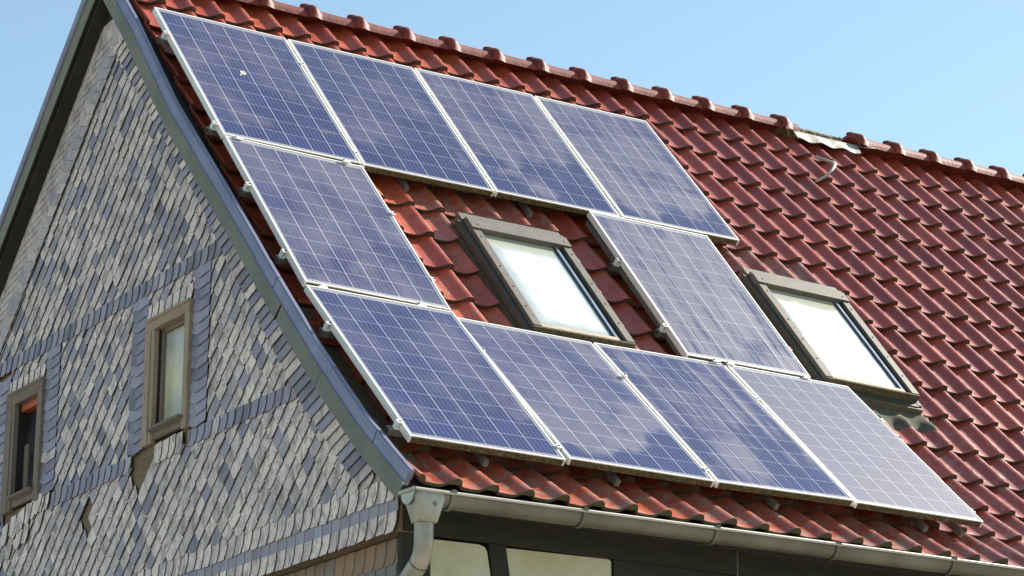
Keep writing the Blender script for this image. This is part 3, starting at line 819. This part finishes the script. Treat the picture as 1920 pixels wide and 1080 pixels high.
path=[(hx,-.2,-.50),(hx,-.2,-.56),(hx,-.2,-.62),(hx,-.196,-.655),(hx,-.178,-.695),(hx,-.15,-.725),(hx,-.10,-.757),(hx+.005,.0,-.815),(hx+.006,.03,-.835)]
path=[(a-.0-.0*(0),b_,c) for a,b_,c in path]
mb.tube(path,.051,22); 
dp=mb.build('downpipe',M['pipe'],house)
mb=MB(); mb.tube([(hx-.005,.028,-.833),(hx-.006,.062,-.87),(hx-.006,.072,-.93),(hx-.006,.072,-2.6),(hx-.006,.072,-5.15)],.052,20); mb.build('lower_pipe',M['pipe'],dp)
mb=MB(); mb.tube([(hx,-.155,-.722),(hx,-.149,-.7265)],.0535,22); mb.build('pipe_seam',M['zinc'],dp)

# ---- skylights (part of the house roof)
T1=math.radians(48.85); K1=Vector((0,math.cos(math.radians(42.93)),math.sin(math.radians(42.93))))*1.662
D1=Vector((0,math.cos(T1),math.sin(T1))); N1=Vector((0,-math.sin(T1),math.cos(T1))); EX=Vector((1,0,0))
def rp_(x,s,h): return K1+EX*x+D1*s+N1*h
def rmat(x,s,h):
    m=Matrix((( 1,0,0),(0,D1.y,N1.y),(0,D1.z,N1.z))).to_4x4(); m.translation=rp_(x,s,h); return m
def lbox(mb,x0,x1,s0,s1,h0,h1,m=0): mb.box(((x0+x1)/2,(s0+s1)/2,(h0+h1)/2),(x1-x0,s1-s0,h1-h0),m=m)
def skylight(x0,x1,s0,s1,label,clear,seed,skew):
    w=x1-x0; L=s1-s0
    mat=rmat(x0,s0,0)@Matrix.Rotation(skew,4,'Z')
    root=bpy.data.objects.new('skylight',None); COL.objects.link(root); root.parent=house; root.matrix_parent_inverse=house.matrix_world.inverted(); root.matrix_basis=mat
    root['label']=label; bpy.context.view_layer.update()
    def part(name,mb,mt):
        o=mb.build(name,mt); o.parent=root; return o
    F=.085
    for xa,xb in((.0,.060),(w-.058,w)):
        mb=MB(); lbox(mb,xa,xb,.018,L*.47-.0015,-.075,0,0); lbox(mb,xa,xb,L*.47+.0015,L-.10,-.075,0,0)
        for ss in(.22,L*.36,L*.55,L*.83): mb.box(((xa+xb)/2,ss,.0015),(.009,.009,.003),m=1)
        part('skylight_jamb',mb,[M['sash'],M['black']])
    mb=MB(); lbox(mb,-.004,w+.004,L-.118,L-.012,-.078,.012); lbox(mb,.0,w,L-.008,L+.02,-.075,.004); lbox(mb,-.016,w+.012,L+.022,L+.10,-.095,-.02)
    for xx in(.05,w-.04): mb.box((xx,L-.075,.0135),(.009,.009,.003),m=1)
    part('skylight_hood',mb,[M['sash'],M['black']])
    mb=MB(); lbox(mb,.073,w-.10,.018,.062,-.060,-.012); part('bottom_bead',mb,M['rubberbrown'])
    mb=MB(); lbox(mb,.0,w,.0,.0165,-.060,-.004); part('mossy_lower_edge',mb,M['sashmoss'])
    mb=MB(); lbox(mb,w-.099,w-.0685,.017,L-.12,-.068,-.022); lbox(mb,w-.129,w-.1175,.063,L-.12,-.060,-.026); part('gasket',mb,M['rubber'])
    mb=MB(); lbox(mb,w-.117,w-.0995,.03,L-.12,-.066,-.014); part('glazing_strip',mb,M['sashline'])
    mb=MB(); lbox(mb,.0735,w-.1295,.0625,L-.119,-.050,-.028); g_=part('skylight_pane',mb,M['pane%d'%seed])
    g_.data.transform(Matrix.Translation((-.0735,-.0625,0))); g_.location=(.0735,.0625,0)
    # flashing flanks
    mb=MB(); lbox(mb,-.046,-.0005,-.03,L+.02,-.145,-.030); lbox(mb,w+.0005,w+.035,-.03,L+.02,-.145,-.060); lbox(mb,-.060,-.047,-.03,L+.04,-.15,-.075)
    lbox(mb,0,w,-.045,-.0005,-.125,-.062)
    part('skylight_flashing',mb,M['sashdark'])
    mb=MB(); lbox(mb,-.03,w+.03,-.062,-.046,-.145,-.070); lbox(mb,-.02,w+.02,-.105,-.063,-.150,-.112); part('front_ledge',mb,M['sash'])
    return root
M['pane1']=m_pane('misted_skylight_glass',1.3,.25); M['pane2']=m_pane('white_skylight_glass',4.1,.09)
sk1=skylight(1.597,2.352,.022,1.232,'skylight between the solar panels, its white glass misted at the edges',.17,1,0.0)
sk2=skylight(3.893,4.680,.050,1.282,'skylight right of the panels, glass nearly all white, lead apron below',.09,2,-.028)
# lead apron draped over the tiles under the right-hand skylight
mb=MB(); rows=[]
for i in range(53):
    x=3.90+i*.0165; ph=(x-X0)/PX; ph-=math.floor(ph); d=ph*PX if ph*PX<.031 else ph*PX-PX
    h=PROF[0][1]
    for (xa,ha),(xb,hb) in zip(PROF,PROF[1:]):
        if xa<=d<=xb: h=ha+(hb-ha)*(d-xa)/(xb-xa)
    lowe=-.235+.03*math.sin(x*14)
    rows.append([rp_(x,-.055,-.105),rp_(x,-.085,-.112+h*.1),rp_(x,-.12,-.098+h*.55),rp_(x,-.17,-.092+h*.9+.004*math.sin(x*31)),rp_(x,lowe,-.094+h),rp_(x,lowe-.002,-.104+h)])
mb.grid(rows,(0,0,0),True); ap=mb.build('lead_apron',M['lead'],house)

# ------------------------------------------------------------------ SOLAR PANELS
PAN=[('1',0,(.0021,2.3269,2.4054),(-.0036,.6596,.7516),(1,.0054,.0001)),
('1',1,(1.0113,2.3289,2.3996),(-.0017,.6582,.7528),(1,-.0028,.0048)),
('1',2,(2.0241,2.3294,2.4088),(-.0008,.6589,.7522),(1,-.0045,.005)),
('1',3,(3.0406,2.3204,2.4168),(-.0006,.6624,.7492),(1,-.0048,.0049)),
('2',0,(.0071,1.2239,1.1608),(.0001,.6642,.7477),(1,.0095,-.0085)),
('2',1,(2.744,1.226,1.1394),(-.002,.6479,.7618),(1,.0014,.0014)),
('3',0,(-.0008,.0059,-.0081),(-.0006,.7227,.6913),(1,.0024,-.0018)),
('3',1,(1.0142,.0025,.0001),(-.0008,.7402,.6725),(1,.0035,-.0026)),
('3',2,(2.0251,.0004,-.0041),(-.002,.7397,.6731),(1,-.0072,.0106)),
('3',3,(3.0394,-.0054,-.0011),(-.0018,.7348,.6783),(1,.0026,-.0002))]
LAB={('1',0):'solar panel at the top left corner of the array, small white dropping on its glass',
('1',1):'second solar panel of the top row, deep blue clean strip along its lower edge',
('1',2):'third solar panel of the top row, evenly hazy, above the left skylight',
('1',3):'solar panel at the right end of the top row, against the open tiles',
('2',0):'solar panel of the middle row left of the skylight, next to the verge',
('2',1):'solar panel standing between the two skylights, streaked with rain marks',
('3',0):'solar panel at the bottom left corner by the gutter, cleaner blue lower half',
('3',1):'second solar panel of the bottom row, directly under the left skylight',
('3',2):'third solar panel of the bottom row, with bright blue washed streaks',
('3',3):'solar panel at the bottom right of the array, uniformly pale with dust'}
DUST={('1',0):(.20,.25,.16),('1',1):(.20,.25,.25),('1',2):(.24,.3,.25),('1',3):(.20,.5,.12),('2',0):(.27,.2,.05),('2',1):(.17,.9,.0),('3',0):(.19,.15,.38),('3',1):(.27,.2,.22),('3',2):(.08,.85,.05),('3',3):(.46,.12,.0)}
FD=.042
def panel_parts():
    fr=MB(); fw_=.011
    def bx(x0,x1,y0,y1,h0,h1,m=0): fr.box(((x0+x1)/2,(y0+y1)/2,(h0+h1)/2),(x1-x0,y1-y0,h1-h0),m=m)
    bx(0,fw_,0.0,H,-FD,0); bx(W-fw_,W,0.0,H,-FD,0); bx(fw_,W-fw_,H-fw_,H,-FD,0); bx(fw_,W-fw_,.0025,fw_,-FD,0)
    ed=MB(); ed.box((W/2,.001,-FD/2-.0035),(W-.024,.003,FD-.007))
    gl=MB(); gl.box((W/2,H/2,-.0055),(W-2*fw_,H-2*fw_,.005))
    bk=MB(); bk.box((W/2,H/2,-.012),(W-2*fw_-.002,H-2*fw_-.002,.006))
    return fr,ed,gl,bk
proto=None
G='solar panels on the tiled roof'
for k,(row,i,X_,d,e) in enumerate(PAN):
    d=Vector(d).normalized(); e=Vector(e).normalized(); n=e.cross(d).normalized(); e=d.cross(n)
    m=Matrix((e,d,n)).transposed().to_4x4(); m.translation=Vector(X_)
    if proto is None:
        root=bpy.data.objects.new('solar_panel',None); COL.objects.link(root)
        fr,ed,gl,bk=panel_parts()
        ch=[fr.build('panel_frame',M['alu']),gl.build('cell_glass',M['solar']),ed.build('mossy_edge',M['mossalu']),bk.build('back_sheet',M['alu'])]
        for c in ch: c.parent=root
        proto=(root,ch); chn=ch
    else:
        root=proto[0].copy(); COL.objects.link(root); chn=[]
        for c in proto[1]:
            c2=c.copy(); COL.objects.link(c2); c2.parent=root; chn.append(c2)
    root.matrix_world=m
    tag(root,LAB[(row,i)],'solar panel',G)
    for c in chn: c['dust'],c['streak'],c['washed']=DUST[(row,i)]
    if (row,i)==('1',0):
        st=MB(); q=random.Random(2)
        st.face([(.44+.016*(1+.5*q.random())*math.cos(a)+.004*q.random(),.945+.022*(1+.6*q.random())*math.sin(a),-.001) for a in[2*PI*j/11 for j in range(11)]])
        st.face([(.425,.935,-.0012),(.432,.93,-.0012),(.405,.895,-.0012),(.401,.899,-.0012)])
        st.build('bird_dropping',M['dropping']).parent=root

# ------------------------------------------------------------------ RAILS and CLAMPS
def plane(row):
    if row=='3': return Vector((0,0,0)),Vector((0,math.cos(math.radians(42.93)),math.sin(math.radians(42.93))))
    return K1,D1
def pmat(row,x,s,h):
    o,d=plane(row); n=Vector((0,-d.z,d.y)); m=Matrix((EX,d,n)).transposed().to_4x4(); m.translation=o+EX*x+d*s+n*h; return m
def hrail(row,x0,x1,s,clamps,label,ends,hh=0.):
    root=bpy.data.objects.new('mounting_rail',None); COL.objects.link(root); root.matrix_world=pmat(row,x0,s,-.004+hh)
    L=x1-x0; mb=MB()
    # C-profile: bottom, two sides, two lips
    mb.box((L/2,0,-.079),(L,.038,.004)); mb.box((L/2,-.0175,-.0605),(L,.003,.033)); mb.box((L/2,.0175,-.0605),(L,.003,.033)); mb.box((L/2,-.012,-.0425),(L,.014,.003)); mb.box((L/2,.012,-.0425),(L,.014,.003))
    mb.build('rail_profile',M['rail']).parent=root
    for (cx,end) in clamps:
        mb=MB(); c=cx-x0
        if end==-1:   # end clamp on the left side of a panel
            mb.box((c-.003,0,-.0205),(.004,.036,.041)); mb.box((c-.019,0,-.0405),(.032,.036,.004)); mb.box((c-.031,0,-.018),(.004,.036,.041)); mb.box((c-.012,0,.0035),(.036,.036,.004)); mb.box((c-.012,0,.0075),(.009,.009,.005),m=1)
        elif end==1:
            mb.box((c+.003,0,-.0205),(.004,.036,.041)); mb.box((c+.018,0,-.0405),(.030,.036,.004)); mb.box((c+.004,0,.0035),(.026,.036,.004)); mb.box((c+.012,0,.0075),(.008,.008,.005),m=1)
        else:
            mb.box((c,0,-.018),(.014,.036,.038)); mb.box((c,0,.0035),(.032,.036,.004)); mb.box((c,0,.0075),(.009,.009,.005),m=1)
        mb.build('panel_clamp',[M['alu'],M['black']]).parent=root
    tag(root,label,'mounting rail','horizontal rails under the solar panels'); return root
g4=[.0,1.0035,2.016,3.03,4.0335]
hrail('1',-.055,4.12,2.985,[(.0,-1)]+[(x,0) for x in g4[1:4]]+[(4.034,1)],'uppermost horizontal rail, its end showing left of the top panel row',1,-.001)
hrail('1',-.050,4.12,1.825,[(.002,-1)]+[(x,0) for x in g4[1:4]]+[(4.034,1)],'horizontal rail near the lower edge of the top panel row',1,-.001)
hrail('2',-.045,1.04,1.10,[(.006,-1),(1.0,1)],'upper rail holding the single middle panel beside the verge',1)
hrail('2',-.045,1.04,.36,[(.006,-1),(1.0,1)],'lower rail holding the single middle panel beside the verge',1)
hrail('2',2.69,3.79,1.09,[(2.744,-1),(3.735,1)],'upper rail holding the panel between the skylights',1)
hrail('2',2.69,3.79,.33,[(2.743,-1),(3.733,1)],'lower rail holding the panel between the skylights',1)
hrail('3',-.052,4.10,1.21,[(.0,-1)]+[(x,0) for x in g4[1:4]]+[(4.034,1)],'horizontal rail under the upper part of the bottom panel row',1,-.002)
hrail('3',-.068,4.10,.13,[(.0,-1)]+[(x,0) for x in g4[1:4]]+[(4.034,1)],'lowest horizontal rail, its square end by the bottom left panel',1,-.002)
# sloping rails
def srail(row,x,s0,s1,label,h=-.084):
    root=bpy.data.objects.new('sloping_rail',None); COL.objects.link(root); root.matrix_world=pmat(row,x,s0,h)
    mb=MB(); L=s1-s0; mb.box((0,L/2,.003),(.030,L,.004)); mb.box((-.0135,L/2,-.016),(.003,L,.033)); mb.box((.0135,L/2,-.016),(.003,L,.033)); mb.box((0,L/2,-.031),(.024,L,.003))
    mb.build('rail_profile',M['rail']).parent=root
    mb=MB(); mb.box((0,-.0015,-.014),(.030,.003,.038)); mb.build('rail_end_plate',M['rail']).parent=root
    tag(root,label,'mounting rail','sloping rails under the solar panels')
for x,l in((.50,'first rail end below the bottom panel row, nearest the downpipe'),(1.364,'second rail end below the bottom panel row from the left'),(2.48,'third rail end below the bottom panel row from the left'),(3.61,'fourth rail end below the bottom panel row, towards the right'),(3.90,'rail end under the right corner of the bottom panel row')):
    srail('3',x,-.022,1.6,l)
srail('1',1.356,1.655,3.2,'rail end under the top row above the open tiles left of the skylight')
srail('1',2.318,1.655,3.2,'rail end under the top row above the right part of the skylight')
srail('1',2.772,-.02,1.66,'dark rail along the left side of the panel between the skylights',-.050)
srail('1',.50,-.02,3.2,'rail hidden under the left column of panels')
# clamps in the gaps between rows: small things of their own
first=None
GAP=[(.095,1.668,'near the verge in the upper gap'),(.868,1.668,'at the right end of the upper gap over the middle panel'),(.121,.020,'near the verge in the gap above the bottom left panel'),(.790,.018,'towards the right in the gap above the bottom left panel'),
     (2.80,1.672,'at the top left corner of the panel between the skylights'),(3.70,1.682,'at the top right corner of the panel between the skylights'),(2.957,-.006,'in the gap above the third bottom panel'),(3.062,-.010,'in the gap above the last bottom panel'),(3.679,-.010,'by the lower right corner of the panel between the skylights')]
for x,s,l in GAP:
    if first is None:
        mb=MB(); mb.box((0,0,.004),(.060,.030,.004)); mb.box((0,0,-.014),(.040,.010,.034)); mb.box((-.02,0,.008),(.010,.010,.005),m=1)
        first=mb.build('gap_clamp',[M['alu'],M['black']]); o=first
    else: o=first.copy(); COL.objects.link(o)
    o.matrix_world=pmat('1',x,s,0.002)
    tag(o,'small metal clamp '+l,'clamp','clamps in the gaps between panel rows')

# roof ladder hook
mb=MB(); rows=[]
P=[(5.815,3.555,-.045),(5.822,3.52,-.035),(5.83,3.46,-.012),(5.83,3.38,.02),(5.80,3.30,.045),(5.74,3.22,.035),(5.67,3.17,-.01),(5.60,3.15,-.065)]
for x,s,h in P:
    w=.022; rows.append([rp_(x-w,s-.006,h),rp_(x-w*.2,s,h+.012),rp_(x+w,s+.006,h+.006),rp_(x+w,s+.004,h-.004),rp_(x-w,s-.008,h-.008)])
mb.grid(rows,(0,0,0),True,closed=True)
hk=mb.build('roof_hook',M['hook'],None); tag(hk,'pale curved ladder hook standing on the tiles below the broken ridge','roof hook')

# ------------------------------------------------------------------ ground
g=MB(); g.box((0,0,-5.45),(900,900,.5)); go=g.build('lawn',M['grass']); tag(go,kind='structure')
g=MB(); g.box((-30,0,-5.195),(130,70,.012)); go=g.build('bounce_ground',M['bounce']); tag(go,kind='structure')  # unseen pale ground, added to bounce warm light on to the gable

# ------------------------------------------------------------------ camera
cam=bpy.data.cameras.new('camera'); co=bpy.data.objects.new('camera',cam); COL.objects.link(co)
RW=[(.83906,-.54404,.00079),(-.16012,-.24556,.95607),(-.51995,-.80232,-.29315)]
m=Matrix(RW).transposed().to_4x4(); m.translation=Vector((-7.07392658,-11.89239202,-3.43593697)); co.matrix_world=m
cam.sensor_width=36; cam.lens=5059.34/1920*36; cam.clip_start=.1; cam.clip_end=2000
scene.camera=co
# ------------------------------------------------------------------ light
s=Vector((2.05,.0,1.5)).normalized(); el=math.asin(s.z); rotz=math.atan2(s.x,s.y)
sun=bpy.data.lights.new('sun','SUN'); sun.energy=5.0; sun.angle=math.radians(.5); sun.color=(1,.93,.82)
so=bpy.data.objects.new('sun',sun); COL.objects.link(so); so.rotation_euler=s.to_track_quat('Z','Y').to_euler()
w=bpy.data.worlds.new('World'); scene.world=w; w.use_nodes=True; nt=w.node_tree
sky=nt.nodes.new('ShaderNodeTexSky'); sky.sky_type='NISHITA'; sky.sun_disc=False; sky.sun_elevation=el; sky.sun_rotation=rotz
sky.air_density=1.; sky.dust_density=.45; sky.ozone_density=1.; sky.altitude=200
bg=nt.nodes['Background']; bg.inputs[1].default_value=.086; hs=nt.nodes.new('ShaderNodeHueSaturation'); hs.inputs['Saturation'].default_value=.95; nt.links.new(sky.outputs[0],hs.inputs['Color']); tn=nt.nodes.new('ShaderNodeMix'); tn.data_type='RGBA'; tn.blend_type='MULTIPLY'; tn.inputs[0].default_value=1; tn.inputs[7].default_value=(1.0,1.075,.965,1); nt.links.new(hs.outputs[0],tn.inputs[6]); nt.links.new(tn.outputs[2],bg.inputs[0])
scene.view_settings.view_transform='Standard'; scene.view_settings.look='None'; scene.view_settings.exposure=1.18; scene.view_settings.gamma=1
scene.cycles.max_bounces=8
